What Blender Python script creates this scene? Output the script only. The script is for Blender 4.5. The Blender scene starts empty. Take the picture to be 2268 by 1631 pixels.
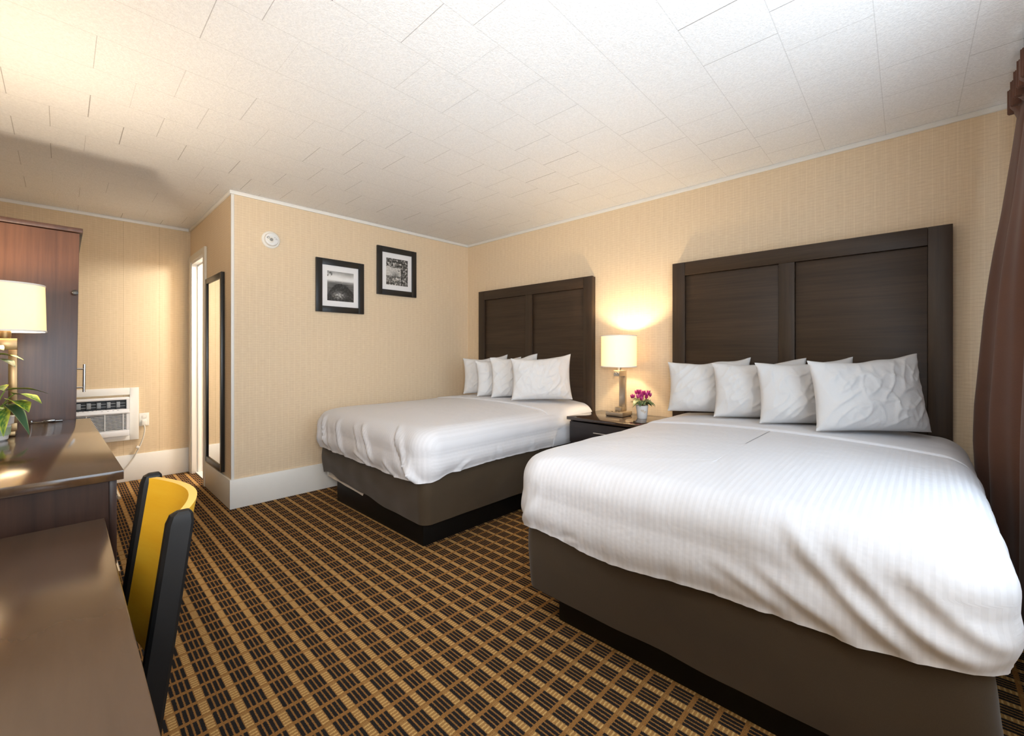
import bpy, bmesh, math, random
from mathutils import Vector, Matrix, noise
random.seed(7)
R = math.radians
SC = bpy.context.scene
COL = SC.collection
nz = noise.noise

# ------------------------------------------------------------------ camera, world, big lights, exposure
CAMH = 1.199
cd = bpy.data.cameras.new('camera')
cam = bpy.data.objects.new('camera', cd); COL.objects.link(cam)
cam.location = (0, 0, CAMH)
cam.rotation_euler = (R(90), 0, -math.atan(998/957.))
cd.sensor_fit = 'HORIZONTAL'; cd.sensor_width = 36; cd.lens = 957/2268*36
cd.shift_y = -34.5/2268; cd.clip_start = .02
SC.camera = cam
w = bpy.data.worlds.new('sky'); SC.world = w; w.use_nodes = True
bg = w.node_tree.nodes['Background']; bg.inputs[0].default_value = (.72, .84, 1, 1); bg.inputs[1].default_value = 2.0
SC.view_settings.view_transform = 'Standard'; SC.view_settings.look = 'None'
SC.view_settings.gamma = 1; SC.view_settings.use_curve_mapping = False
SC.view_settings.exposure = 1.18
SC.cycles.max_bounces = 10; SC.cycles.diffuse_bounces = 6; SC.cycles.glossy_bounces = 4
SC.cycles.transmission_bounces = 6; SC.cycles.transparent_max_bounces = 8
SC.cycles.caustics_reflective = False; SC.cycles.caustics_refractive = False
SC.cycles.sample_clamp_indirect = 4.0
def area(name, loc, rot, sx, sy, power, color, spread=180):
    l = bpy.data.lights.new(name, 'AREA'); l.shape = 'RECTANGLE'; l.size = sx; l.size_y = sy
    l.energy = power; l.color = color; l.spread = R(spread)
    o = bpy.data.objects.new(name, l); COL.objects.link(o); o.location = loc; o.rotation_euler = rot
    return o
# daylight entering by the big window beside the camera
area('window_daylight', (1.5, -.66, 1.45), (R(93), 0, 0), 2.3, 1.5, 9, (.66, .88, 1))
# overhead fill without a fixture, added out of frame to brighten the near furniture
area('overhead_fill', (.45, .25, 2.36), (0, 0, 0), .35, .35, 4, (1, .96, .90))
# added fill panel low behind the camera, pointed up
area('low_fill', (.8, -.2, .52), (R(178), 0, 0), .9, .35, 8.5, (.95, .98, 1), 120)
# added fill spot at the camera, aimed across at the beds and walls
fl = bpy.data.lights.new('camera_fill', 'SPOT'); fl.energy = 104; fl.color = (.90, .95, 1); fl.spot_size = R(88); fl.spot_blend = 1; fl.shadow_soft_size = .25
fo = bpy.data.objects.new('camera_fill', fl); COL.objects.link(fo); fo.location = (-.05, -.1, 1.36)
fo.rotation_euler = (Vector((1.8, 2.7, 1.52))-fo.location).to_track_quat('-Z', 'Y').to_euler()

# ------------------------------------------------------------------ node helpers
class NT:
    def __init__(s, name):
        s.m = bpy.data.materials.new(name); s.m.use_nodes = True
        s.t = s.m.node_tree; s.n = s.t.nodes; s.l = s.t.links
        s.b = s.n['Principled BSDF']
    def new(s, ty, **kw):
        n = s.n.new(ty)
        for k, v in kw.items(): setattr(n, k, v)
        return n
    def put(s, sock, v):
        if hasattr(v, 'is_linked') or hasattr(v, 'links'): s.l.new(v, sock)
        else: sock.default_value = v
    def M(s, op, a, b=None, c=None):
        n = s.new('ShaderNodeMath', operation=op); s.put(n.inputs[0], a)
        if b is not None: s.put(n.inputs[1], b)
        if c is not None: s.put(n.inputs[2], c)
        return n.outputs[0]
    def obj(s): return s.new('ShaderNodeTexCoord').outputs['Object']
    def uv(s): return s.new('ShaderNodeTexCoord').outputs['UV']
    def sep(s, v):
        n = s.new('ShaderNodeSeparateXYZ'); s.l.new(v, n.inputs[0]); return n.outputs
    def comb(s, x, y, z):
        n = s.new('ShaderNodeCombineXYZ')
        for i, v in enumerate((x, y, z)): s.put(n.inputs[i], v)
        return n.outputs[0]
    def scale(s, v, sc):
        n = s.new('ShaderNodeMapping'); s.l.new(v, n.inputs[0]); n.inputs['Scale'].default_value = sc; return n.outputs[0]
    def noise(s, v, scale, detail=3, rough=.5):
        n = s.new('ShaderNodeTexNoise'); s.l.new(v, n.inputs['Vector'])
        n.inputs['Scale'].default_value = scale; n.inputs['Detail'].default_value = detail; n.inputs['Roughness'].default_value = rough
        return n.outputs['Fac']
    def vor(s, v, scale):
        n = s.new('ShaderNodeTexVoronoi'); s.l.new(v, n.inputs['Vector']); n.inputs['Scale'].default_value = scale; return n.outputs['Distance']
    def ramp(s, f, stops):
        n = s.new('ShaderNodeValToRGB'); s.put(n.inputs[0], f); e = n.color_ramp.elements
        while len(e) < len(stops): e.new(.5)
        for i, (p, c) in enumerate(stops): e[i].position = p; e[i].color = (*c, 1) if len(c) == 3 else c
        return n.outputs[0]
    def mix(s, f, a, b):
        n = s.new('ShaderNodeMix', data_type='RGBA'); s.put(n.inputs[0], f)
        s.put(n.inputs[6], a if not isinstance(a, tuple) else (*a[:3], 1)); s.put(n.inputs[7], b if not isinstance(b, tuple) else (*b[:3], 1))
        return n.outputs[2]
    def color(s, v): s.put(s.b.inputs['Base Color'], v if not isinstance(v, tuple) else (*v[:3], 1))
    def bump(s, h, strength, dist=.01):
        n = s.new('ShaderNodeBump'); s.put(n.inputs['Height'], h); n.inputs['Strength'].default_value = strength; n.inputs['Distance'].default_value = dist
        s.l.new(n.outputs[0], s.b.inputs['Normal'])
    def set(s, **kw):
        for k, v in kw.items(): s.b.inputs[k.replace('_', ' ')].default_value = v
        return s
def plain(name, c, rough=.5, metal=0, spec=.5, bump=None, var=0):
    t = NT(name); t.set(Roughness=rough, Metallic=metal); t.b.inputs['Specular IOR Level'].default_value = spec
    if var:
        f = t.noise(t.obj(), 25, 4); t.color(t.mix(f, tuple(x*(1-var) for x in c), tuple(min(1, x*(1+var)) for x in c)))
    else: t.color(c)
    if bump: t.bump(t.noise(t.obj(), bump[0], 3), bump[1], bump[2] if len(bump) > 2 else .002)
    return t.m

def wood(name, dark, light, sc, rough=.35, spec=.5, coat=0):
    t = NT(name); v = t.obj()
    a = t.noise(t.scale(v, sc), 1, 6, .65); b = t.noise(t.scale(v, tuple(x*.18 for x in sc)), 1, 2)
    f = t.M('ADD', t.M('MULTIPLY', a, .6), t.M('MULTIPLY', b, .5))
    t.color(t.ramp(f, [(.3, dark), (.75, light)]))
    t.set(Roughness=rough); t.b.inputs['Specular IOR Level'].default_value = spec
    t.b.inputs['Coat Weight'].default_value = coat; t.b.inputs['Coat Roughness'].default_value = .12
    t.bump(a, .08 if rough > .25 else .012, .001)
    return t.m

def wallpaper(name, horiz, c0=(.68, .53, .36), c1=(.81, .665, .475), seam=None):
    # woven paper: fine upright threads crossed by short level dashes; horiz = 'x' or 'y' is the wall's level axis
    t = NT(name); v = t.obj(); x, y, z = t.sep(v); h = x if horiz == 'x' else y
    p = t.comb(h, 0, z)
    dash = t.noise(t.scale(p, (22, 1, 260)), 1, 2, .6)
    thr = t.noise(t.scale(p, (240, 1, 5)), 1, 2, .6)
    rows = t.M('ABSOLUTE', t.M('SUBTRACT', t.M('FRACT', t.M('MULTIPLY', t.M('ADD', z, t.M('MULTIPLY', t.noise(t.scale(p, (9, 1, 3)), 1, 1), .012)), 52)), .5))
    cols = t.M('LESS_THAN', t.M('ABSOLUTE', t.M('SUBTRACT', t.M('FRACT', t.M('MULTIPLY', h, 21)), .5)), .05)
    f = t.M('ADD', t.M('MULTIPLY', dash, .55), t.M('MULTIPLY', thr, .35))
    f = t.M('ADD', f, t.M('MULTIPLY', t.M('GREATER_THAN', rows, .40), -.10))
    f = t.M('ADD', f, t.M('MULTIPLY', cols, .09))
    col = t.ramp(f, [(.27, c0), (.60, c1)])
    if seam is not None:
        s = None
        for q in seam:
            k = t.M('LESS_THAN', t.M('ABSOLUTE', t.M('SUBTRACT', t.M('ADD', h, t.M('MULTIPLY', t.noise(t.scale(p, (0, 0, 14)), 1, 3), .004)), q)), .0012)
            s = k if s is None else t.M('MAXIMUM', s, k)
        col = t.mix(t.M('MULTIPLY', s, .5), col, (.3, .2, .09))
    t.color(col); t.set(Roughness=.62); t.b.inputs['Specular IOR Level'].default_value = .3
    t.bump(f, .25, .0012)
    return t.m

def carpet():
    t = NT('carpet'); v = t.obj(); x, y, z = t.sep(v)
    wob = t.M('MULTIPLY', t.M('SUBTRACT', t.noise(v, 330, 2), .5), .0075)
    px, py = .0864, .0817
    fx = t.M('FRACT', t.M('DIVIDE', t.M('ADD', t.M('SUBTRACT', x, .42-10*px), wob), px))
    fy = t.M('FRACT', t.M('DIVIDE', t.M('ADD', t.M('SUBTRACT', y, 1.149-40*py), wob), py))
    band = t.M('GREATER_THAN', t.M('ABSOLUTE', t.M('SUBTRACT', fx, .5)), .375)
    line = t.M('GREATER_THAN', t.M('ABSOLUTE', t.M('SUBTRACT', fy, .5)), .405)
    h = t.M('FRACT', t.M('MULTIPLY', t.M('SUBTRACT', fx, .125), 4/.75))
    black = t.M('LESS_THAN', t.M('ABSOLUTE', t.M('SUBTRACT', h, .5)), .345)
    rung = t.M('LESS_THAN', t.M('FRACT', t.M('DIVIDE', t.M('ADD', y, t.M('MULTIPLY', wob, 1.2)), .0817/6)), .36)
    loops = t.noise(v, 420, 2, .7)
    tan = t.ramp(loops, [(.3, (.12, .050, .013)), (.7, (.44, .225, .072))])
    beige = t.mix(rung, t.ramp(loops, [(.3, (.22, .112, .034)), (.7, (.50, .285, .105))]), t.ramp(loops, [(.3, (.44, .27, .095)), (.7, (.76, .51, .21))]))
    dark = t.ramp(loops, [(.3, (.006, .0055, .006)), (.75, (.034, .03, .03))])
    c = t.mix(black, tan, dark)
    c = t.mix(line, c, tan)
    c = t.mix(t.M('MULTIPLY', band, t.M('SUBTRACT', 1, t.M('MULTIPLY', line, .75))), c, beige)
    t.color(c); t.set(Roughness=.95); t.b.inputs['Specular IOR Level'].default_value = .1
    t.bump(loops, .7, .004)
    return t.m

def ceiling_mat():
    # stippled foot-square tiles laid in staggered rows; hairline joints, a few of them open and dark
    t = NT('ceiling_tile'); v = t.obj(); x, y, z = t.sep(v); P = .2815
    yr = t.M('SUBTRACT', t.M('SUBTRACT', y, .966-20*P), t.M('MULTIPLY', t.M('SUBTRACT', x, 1.36), .0235))
    r = t.M('DIVIDE', yr, P); row = t.M('FLOOR', r); fr = t.M('FRACT', r)
    xr = t.M('SUBTRACT', x, 1.364-20*P)
    xs = t.M('DIVIDE', t.M('ADD', xr, t.M('MULTIPLY', t.M('MODULO', row, 2), P/2)), P)
    fx = t.M('FRACT', xs); colm = t.M('FLOOR', xs)
    def ln(f, wd): return t.M('GREATER_THAN', t.M('ABSOLUTE', t.M('SUBTRACT', f, .5)), .5-wd/P/2)
    wn = t.new('ShaderNodeTexWhiteNoise', noise_dimensions='2D'); t.l.new(t.comb(row, colm, 0), wn.inputs['Vector'])
    rnd = wn.outputs['Value']
    joint = ln(fx, .0038); rowl = ln(fr, .003)
    stip = t.noise(v, 115, 4, .65)
    base = t.ramp(stip, [(.35, (.76, .755, .75)), (.65, (.86, .855, .85))])
    strength = t.M('MULTIPLY', joint, t.M('POWER', rnd, 2.2))
    c = t.mix(t.M('MULTIPLY', strength, .85), base, (.16, .14, .12))
    c = t.mix(t.M('MULTIPLY', rowl, .38), c, (.45, .44, .43))
    t.color(c); t.set(Roughness=.6); t.b.inputs['Specular IOR Level'].default_value = .35
    any_ = t.M('MAXIMUM', joint, rowl)
    t.bump(t.M('SUBTRACT', stip, t.M('MULTIPLY', any_, .8)), .55, .006)
    return t.m

def linen(name, stripe=True, c=(.63, .63, .655)):
    t = NT(name)
    if stripe:
        u, v_, _ = t.sep(t.uv())
        s = t.M('ABSOLUTE', t.M('SUBTRACT', t.M('FRACT', t.M('DIVIDE', v_, .021)), .5))
        m = t.new('ShaderNodeMapRange', interpolation_type='SMOOTHSTEP'); t.l.new(s, m.inputs[0]); m.inputs[1].default_value = .2; m.inputs[2].default_value = .3
        s = m.outputs[0]
        t.color(t.mix(s, tuple(x*.955 for x in c), c))
        r = t.new('ShaderNodeMapRange'); t.l.new(s, r.inputs[0]); r.inputs[3].default_value = .5; r.inputs[4].default_value = .68
        t.l.new(r.outputs[0], t.b.inputs['Roughness'])
        t.bump(t.M('ADD', t.noise(t.obj(), 9, 3, .6), t.M('MULTIPLY', s, .03)), .22, .02)
    else:
        t.color(c); t.set(Roughness=.7)
        t.bump(t.noise(t.obj(), 16, 4, .6), .25, .012)
    t.b.inputs['Specular IOR Level'].default_value = .25
    t.b.inputs['Sheen Weight'].default_value = .15
    return t.m

def fabric(name, c, rough=.8, thread=(900, 900, 900), sheen=.3):
    t = NT(name); v = t.obj(); f = t.noise(t.scale(v, thread), 1, 2)
    big = t.noise(v, 5, 3)
    t.color(t.mix(t.M('ADD', t.M('MULTIPLY', f, .6), t.M('MULTIPLY', big, .4)), tuple(x*.72 for x in c), tuple(x*1.25 for x in c)))
    t.set(Roughness=rough); t.b.inputs['Sheen Weight'].default_value = sheen; t.b.inputs['Specular IOR Level'].default_value = .2
    t.bump(f, .2, .001)
    return t.m

def shade_mat(name, glow):
    t = NT(name); out = t.n['Material Output']
    d = t.new('ShaderNodeBsdfDiffuse'); d.inputs[0].default_value = (.88, .84, .76, 1)
    tr = t.new('ShaderNodeBsdfTranslucent'); tr.inputs[0].default_value = (.95, .76, .42, 1)
    mx = t.new('ShaderNodeMixShader'); mx.inputs[0].default_value = .17
    t.l.new(d.outputs[0], mx.inputs[1]); t.l.new(tr.outputs[0], mx.inputs[2])
    em = t.new('ShaderNodeEmission'); em.inputs[0].default_value = (1, .76, .40, 1); em.inputs[1].default_value = glow
    ad = t.new('ShaderNodeAddShader'); t.l.new(mx.outputs[0], ad.inputs[0]); t.l.new(em.outputs[0], ad.inputs[1])
    t.l.new(ad.outputs[0], out.inputs[0]); t.n.remove(t.b)
    return t.m

def vcol(name, rough=.6, spec=.3):
    t = NT(name); a = t.new('ShaderNodeVertexColor', layer_name='tint'); t.color(a.outputs[0]); t.set(Roughness=rough)
    t.b.inputs['Specular IOR Level'].default_value = spec
    return t.m

def glass_mat():
    t = NT('window_glass'); out = t.n['Material Output']
    tr = t.new('ShaderNodeBsdfTransparent'); gl = t.new('ShaderNodeBsdfGlossy'); gl.inputs['Roughness'].default_value = .02
    mx = t.new('ShaderNodeMixShader'); mx.inputs[0].default_value = .06
    t.l.new(tr.outputs[0], mx.inputs[1]); t.l.new(gl.outputs[0], mx.inputs[2]); t.l.new(mx.outputs[0], out.inputs[0]); t.n.remove(t.b)
    return t.m

MT = dict(
    wpx=wallpaper('wallpaper_back', 'x'), wpy=wallpaper('wallpaper_side', 'y'),
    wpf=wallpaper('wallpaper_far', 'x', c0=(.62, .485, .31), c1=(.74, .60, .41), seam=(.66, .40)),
    carpet=carpet(), ceil=ceiling_mat(),
    trim=plain('white_paint', (.80, .79, .75), .4, var=.02, bump=(40, .06)),
    cream=plain('cream_paint', (.74, .70, .60), .4, var=.03, bump=(40, .08)),
    white=plain('white_gloss', (.83, .84, .84), .35),
    tile=plain('bath_tile', (.75, .75, .74), .25),
    hbv=wood('espresso_upright', (.022, .0135, .0085), (.058, .036, .022), (60, 60, 2.5), .42, .35),
    hbh=wood('espresso_level', (.020, .012, .0073), (.060, .036, .021), (70, 2.5, 70), .42, .35),
    cab=wood('mahogany_upright', (.032, .014, .010), (.098, .045, .027), (55, 55, 1.8), .30, .5),
    desk=wood('desk_laminate', (.066, .037, .020), (.108, .063, .035), (11, 1.3, 11), .19, .6, 0),
    desk2=wood('dresser_laminate', (.035, .018, .011), (.098, .055, .030), (30, 3, 30), .13, .6, .5),
    body=wood('walnut_body', (.018, .008, .006), (.060, .028, .018), (60, 60, 3), .4, .4),
    nstop=wood('nightstand_top', (.022, .013, .009), (.05, .03, .02), (40, 3, 40), .10, .6, .5),
    nsbody=wood('nightstand_body', (.010, .008, .008), (.024, .018, .018), (40, 3, 40), .35, .45),
    black=plain('plinth_black', (.004, .0035, .003), .55, spec=.25),
    blackp=plain('frame_black', (.012, .0115, .011), .35),
    chairb=plain('chair_black', (.005, .005, .0055), .5, spec=.3),
    ply=wood('golden_ply', (.95, .47, .016), (1, .62, .05), (4, 4, 40), .32, .45),
    plye=wood('ply_edge', (.82, .46, .08), (.95, .64, .18), (1, 1, 260), .4, .4),
    duvet=linen('striped_duvet'), sheet=linen('white_sheet', False), pillow=linen('white_pillow', False, (.66, .655, .655)),
    skirt=fabric('brown_wrap', (.050, .034, .019), .75, (500, 500, 500), .15), lining=fabric('pale_lining', (.55, .50, .42)),
    nickel=plain('brushed_nickel', (.62, .54, .43), .32, 1), bronze=plain('bronze_metal', (.26, .17, .085), .3, 1), chrome=plain('chrome', (.75, .74, .73), .15, 1),
    darkchrome=plain('dark_chrome', (.22, .21, .20), .18, 1), darkmetal=plain('dark_metal', (.05, .045, .04), .3, .8),
    shade=shade_mat('lamp_shade', .16), shade2=shade_mat('lamp_shade_cream', .10),
    curtain=fabric('brown_curtain', (.135, .062, .040), .75, (60, 60, 900), .2),
    mirror=plain('mirror_glass', (.9, .9, .88), .01, 1), mat=plain('picture_mat', (.82, .82, .83), .6),
    print_=vcol('photo_print', .35), leaf=vcol('leaf', .38, .45), petal=vcol('petal', .55),
    pot=plain('white_pot', (.80, .80, .80), .3), potg=plain('pot_green_band', (.42, .55, .38), .35), heart=plain('heart_mark', (.62, .54, .46), .5),
    soil=plain('soil', (.03, .02, .012), .9), ac=plain('ac_plastic', (.80, .81, .83), .35), acd=plain('ac_dark', (.012, .012, .013), .4),
    acg=plain('ac_vane', (.30, .33, .36), .35), plast=plain('ivory_plastic', (.80, .78, .72), .35), grey=plain('mark_grey', (.25, .25, .25), .5),
    glass=glass_mat(), bag=plain('cord_grey', (.66, .63, .56), .45), bulb=shade_mat('bulb_glow', 6),
)

# ------------------------------------------------------------------ object helpers
def root_off(o):
    v = Vector((0, 0, 0))
    while o is not None: v += o.location; o = o.parent
    return v
def obj(name, bm, mat, parent=None, smooth=True, ang=35, label=None):
    me = bpy.data.meshes.new(name)
    if parent is not None: bmesh.ops.translate(bm, verts=bm.verts, vec=-root_off(parent))
    bm.normal_update(); bm.to_mesh(me); bm.free()
    for m in (mat if isinstance(mat, (list, tuple)) else [mat]): me.materials.append(m)
    if smooth:
        me.polygons.foreach_set('use_smooth', [True]*len(me.polygons)); me.set_sharp_from_angle(angle=R(ang))
    o = bpy.data.objects.new(name, me); COL.objects.link(o)
    if parent is not None: o.parent = parent
    if label: o['label'] = label
    return o
def thing(name, label, cat, loc, group=None, rot=(0, 0, 0)):
    o = bpy.data.objects.new(name, None); COL.objects.link(o); o.location = loc; o.rotation_euler = rot; o.empty_display_size = .05
    o['label'] = label; o['category'] = cat
    if group: o['group'] = group
    return o
def tag(o, label, cat, group=None):
    o['label'] = label; o['category'] = cat
    if group: o['group'] = group
    return o
def struct(o): o['kind'] = 'structure'; return o
def BM(): return bmesh.new()
def box(bm, x0, x1, y0, y1, z0, z1, bev=0, seg=2, M=None):
    m = Matrix.Translation(((x0+x1)/2, (y0+y1)/2, (z0+z1)/2)) @ Matrix.Diagonal((x1-x0, y1-y0, z1-z0, 1))
    if M is not None: m = M @ m
    vs = bmesh.ops.create_cube(bm, size=1, matrix=m)['verts']
    if bev:
        ed = list({e for v in vs for e in v.link_edges})
        bmesh.ops.bevel(bm, geom=ed, offset=bev, segments=seg, affect='EDGES', profile=.5)
    return bm
def bx(*a, **k): return box(BM(), *a, **k)
def lathe(bm, prof, n=40, c=(0, 0, 0), axis='z', closed=False):
    rings = []
    for r, z in prof:
        ring = []
        for i in range(n):
            a = 2*math.pi*i/n; p = (r*math.cos(a), r*math.sin(a), z)
            if axis == 'x': p = (-p[2], p[0], p[1])       # profile height runs toward -x
            if axis == 'y': p = (p[0], -p[2], p[1])       # profile height runs toward -y
            ring.append(bm.verts.new((p[0]+c[0], p[1]+c[1], p[2]+c[2])))
        rings.append(ring)
    for k in range(len(rings)-1):
        for i in range(n):
            j = (i+1) % n; f = (rings[k][i], rings[k][j], rings[k+1][j], rings[k+1][i])
            bm.faces.new(f)
    if closed:
        for i in range(n):
            j = (i+1) % n; bm.faces.new((rings[-1][i], rings[-1][j], rings[0][j], rings[0][i]))
    else:
        if prof[0][0] > 1e-6: bm.faces.new(rings[0][::-1])
        if prof[-1][0] > 1e-6: bm.faces.new(rings[-1])
    bmesh.ops.remove_doubles(bm, verts=bm.verts, dist=1e-6)
    bmesh.ops.recalc_face_normals(bm, faces=bm.faces)
    return bm
def tube(bm, pts, r, n=10, cap=True):
    pts = [Vector(p) for p in pts]; rings = []
    up = Vector((0, 0, 1))
    for i, p in enumerate(pts):
        t = (pts[min(i+1, len(pts)-1)] - pts[max(i-1, 0)]).normalized()
        s = t.cross(up)
        if s.length < 1e-3: s = t.cross(Vector((1, 0, 0)))
        s.normalize(); u = s.cross(t)
        rr = r[i] if isinstance(r, (list, tuple)) else r
        rings.append([bm.verts.new(p + (s*math.cos(2*math.pi*k/n) + u*math.sin(2*math.pi*k/n))*rr) for k in range(n)])
    for a, b in zip(rings, rings[1:]):
        for k in range(n): bm.faces.new((a[k], a[(k+1) % n], b[(k+1) % n], b[k]))
    if cap: bm.faces.new(rings[0][::-1]); bm.faces.new(rings[-1])
    bmesh.ops.recalc_face_normals(bm, faces=bm.faces)
    return bm
def spline(ps, n=12):
    P = [Vector(p) for p in ps]; out = []
    for i in range(len(P)-1):
        a, b, c, d = P[max(i-1, 0)], P[i], P[i+1], P[min(i+2, len(P)-1)]
        for k in range(n):
            t = k/n; out.append(.5*((2*b)+(c-a)*t+(2*a-5*b+4*c-d)*t*t+(3*b-a-3*c+d)*t**3))
    return out + [P[-1]]
def grid(bm, nu, nv, fn, uvfn=None, col=None):
    V = [[bm.verts.new(fn(i/(nu-1), j/(nv-1))) for j in range(nv)] for i in range(nu)]
    uvl = bm.loops.layers.uv.new('UVMap') if uvfn else None
    cl = bm.loops.layers.float_color.new('tint') if col else None
    for i in range(nu-1):
        for j in range(nv-1):
            idx = ((i, j), (i+1, j), (i+1, j+1), (i, j+1))
            f = bm.faces.new([V[a][b] for a, b in idx])
            for lp, (a, b) in zip(f.loops, idx):
                if uvl: lp[uvl].uv = uvfn(a/(nu-1), b/(nv-1))
                if cl: lp[cl] = (*col(a/(nu-1), b/(nv-1)), 1)
    return V

# ------------------------------------------------------------------ the room
H = 2.44; XR = 3.264; XL = -.60; YW = -.42; YB = 3.838; YF = 5.366; XS = .902; T = .10
struct(obj('floor', bx(XL-T, XR+T, YW-T, YF+T, -.05, 0), MT['carpet'], smooth=False))
struct(obj('ceiling', bx(XL-T, XR+T, YW-T, YF+T, H, H+.05), MT['ceil'], smooth=False))
struct(obj('wall_right', bx(XR, XR+T, YW-T, YF+T, 0, H), MT['wpy'], smooth=False))
struct(obj('wall_back', bx(XS, XR, YB, YB+T, 0, H), MT['wpx'], smooth=False))
DY0, DY1, DH = 4.712, 5.255, 2.088
b = BM(); box(b, XS, XS+T, YB+T, DY0, 0, H); box(b, XS, XS+T, DY1, YF, 0, H); box(b, XS, XS+T, DY0, DY1, DH, H)
struct(obj('wall_side', b, MT['wpy'], smooth=False))
struct(obj('wall_far', bx(XL-T, XR+T, YF, YF+T, 0, H), MT['wpf'], smooth=False))
struct(obj('wall_left', bx(XL-T, XL, YW-T, YF, 0, H), MT['wpy'], smooth=False))
WX0, WX1, WZ0, WZ1 = .45, 2.6, .80, 2.12
b = BM(); box(b, XL, WX0, YW-T, YW, 0, H); box(b, WX1, XR, YW-T, YW, 0, H); box(b, WX0, WX1, YW-T, YW, 0, WZ0); box(b, WX0, WX1, YW-T, YW, WZ1, H)
struct(obj('wall_front', b, MT['wpx'], smooth=False))
struct(obj('floor_bathroom', bx(XS+.02, XR, YB+T, YF, 0, .012), MT['tile'], smooth=False))
# window beside the camera
wn = struct(obj('window_1', bx(WX0, WX1, YW-.03, YW+.02, WZ0-.03, WZ0, .004), MT['trim']))
b = BM()
for x0, x1, z0, z1 in ((WX0, WX0+.05, WZ0, WZ1), (WX1-.05, WX1, WZ0, WZ1), (WX0+.05, WX1-.05, WZ0, WZ0+.05), (WX0+.05, WX1-.05, WZ1-.05, WZ1), (1.50, 1.54, WZ0+.05, WZ1-.05)):
    box(b, x0, x1, YW-.08, YW-.03, z0, z1, .004)
obj('window_frame', b, MT['trim'], wn)
obj('window_pane', bx(WX0+.05, WX1-.05, YW-.058, YW-.054, WZ0+.05, WZ1-.05), MT['glass'], wn, smooth=False)
# crown strips
CR = .028
b = BM(); box(b, XR-.016, XR, YW, YB, H-CR, H, .004); struct(obj('trim_1', b, MT['trim']))
struct(obj('trim_2', bx(XS-.014, XR-.016, YB-.016, YB, H-CR, H, .004), MT['trim']))
struct(obj('trim_3', bx(XS-.016, XS, YB-.014, YF-.016, H-CR, H, .004), MT['trim']))
struct(obj('trim_4', bx(XL, XS-.016, YF-.016, YF, H-CR, H, .004), MT['trim']))
b = BM(); box(b, XS-.004, XS+.016, YB-.004, YB, .225, H-CR, .001); box(b, XS-.004, XS, YB, YB+.014, .225, H-CR, .001)
struct(obj('trim_5', b, MT['trim']))
# baseboards
def baseboard(name, x0, x1, y0, y1, h, m): struct(obj(name, bx(x0, x1, y0, y1, 0, h, .004), MT[m]))
baseboard('baseboard_back', XS-.016, XR, YB-.016, YB, .225, 'trim')
baseboard('baseboard_side', XS-.016, XS, YB, DY0-.062, .225, 'cream')
baseboard('baseboard_far', XL, XS-.016, YF-.016, YF, .245, 'trim')
baseboard('baseboard_right', XR-.016, XR, YW, YB-.016, .225, 'trim')
baseboard('baseboard_left', XL, XL+.016, YW, YF-.016, .245, 'trim')
# bathroom doorway: casing, jamb and the leaf folded back inside
dr = struct(obj('door_1', bx(XS+.105, XS+.80, DY1-.066, DY1-.026, .016, DH-.03, .003), MT['white'], smooth=True))
b = BM()
box(b, XS-.02, XS, DY0-.062, DY0, 0, DH+.062, .004); box(b, XS-.02, XS, DY1, min(DY1+.09, YF-.002), 0, DH+.062, .004); box(b, XS-.02, XS, DY0, DY1, DH, DH+.062, .004)
struct(obj('door_casing', b, MT['cream'], dr))
b = BM()
box(b, XS-.012, XS+T+.004, DY1-.022, DY1, 0, DH, .002); box(b, XS-.012, XS+T+.004, DY0, DY0+.022, 0, DH, .002); box(b, XS-.012, XS+T+.004, DY0+.022, DY1-.022, DH-.022, DH, .002)
box(b, XS+.036, XS+.066, DY1-.036, DY1-.022, 0, DH-.022, .002); box(b, XS+.036, XS+.066, DY0+.022, DY1-.022, DH-.036, DH-.022, .002)
obj('door_jamb', b, MT['white'], dr)
obj('door_knob', lathe(BM(), [(0, 0), (.012, 0), (.012, .03), (.026, .04), (.028, .055), (.02, .068), (0, .07)], 20, (XS+.74, DY1-.066, .95), 'y'), MT['chrome'], dr)
l = bpy.data.lights.new('bathroom_light', 'POINT'); l.energy = 48; l.color = (1, .98, .92); l.shadow_soft_size = .15
o = bpy.data.objects.new('bathroom_light', l); COL.objects.link(o); o.location = (1.75, 4.55, 2.16)

# ------------------------------------------------------------------ headboards
def headboard(y0, y1, label):
    hx0, hx1, zt = 3.206, 3.262, 1.87
    r = thing('headboard', label, 'headboard', (XR-.03, (y0+y1)/2, .30), 'dark wooden headboards')
    ym = (y0+y1)/2; sw = .094; cs = .044
    obj('backing_board', bx(hx0+.028, hx1, y0+.004, y1-.004, .30, zt-.004), MT['hbh'], r, smooth=False)
    for a, c in ((y0, y0+sw), (ym-cs, ym+cs), (y1-sw, y1)):
        top = zt if a != ym-cs else zt-.098
        obj('stile', bx(hx0, hx0+.027, a, c, .30, top, .0025), MT['hbv'], r)
    obj('top_rail', bx(hx0, hx0+.027, y0+sw+.0005, y1-sw-.0005, zt-.098, zt, .0025), MT['hbh'], r)
    for a, c in ((y0+sw, ym-cs), (ym+cs, y1-sw)):
        obj('panel', bx(hx0+.016, hx0+.0275, a+.0015, c-.0015, .30, zt-.0995, .001), MT['hbh'], r)
headboard(-.10, 1.39, 'tall dark brown two-panel headboard behind the nearer bed by the curtain')
headboard(2.105, 3.59, 'tall dark brown two-panel headboard behind the farther bed in the corner')

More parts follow.
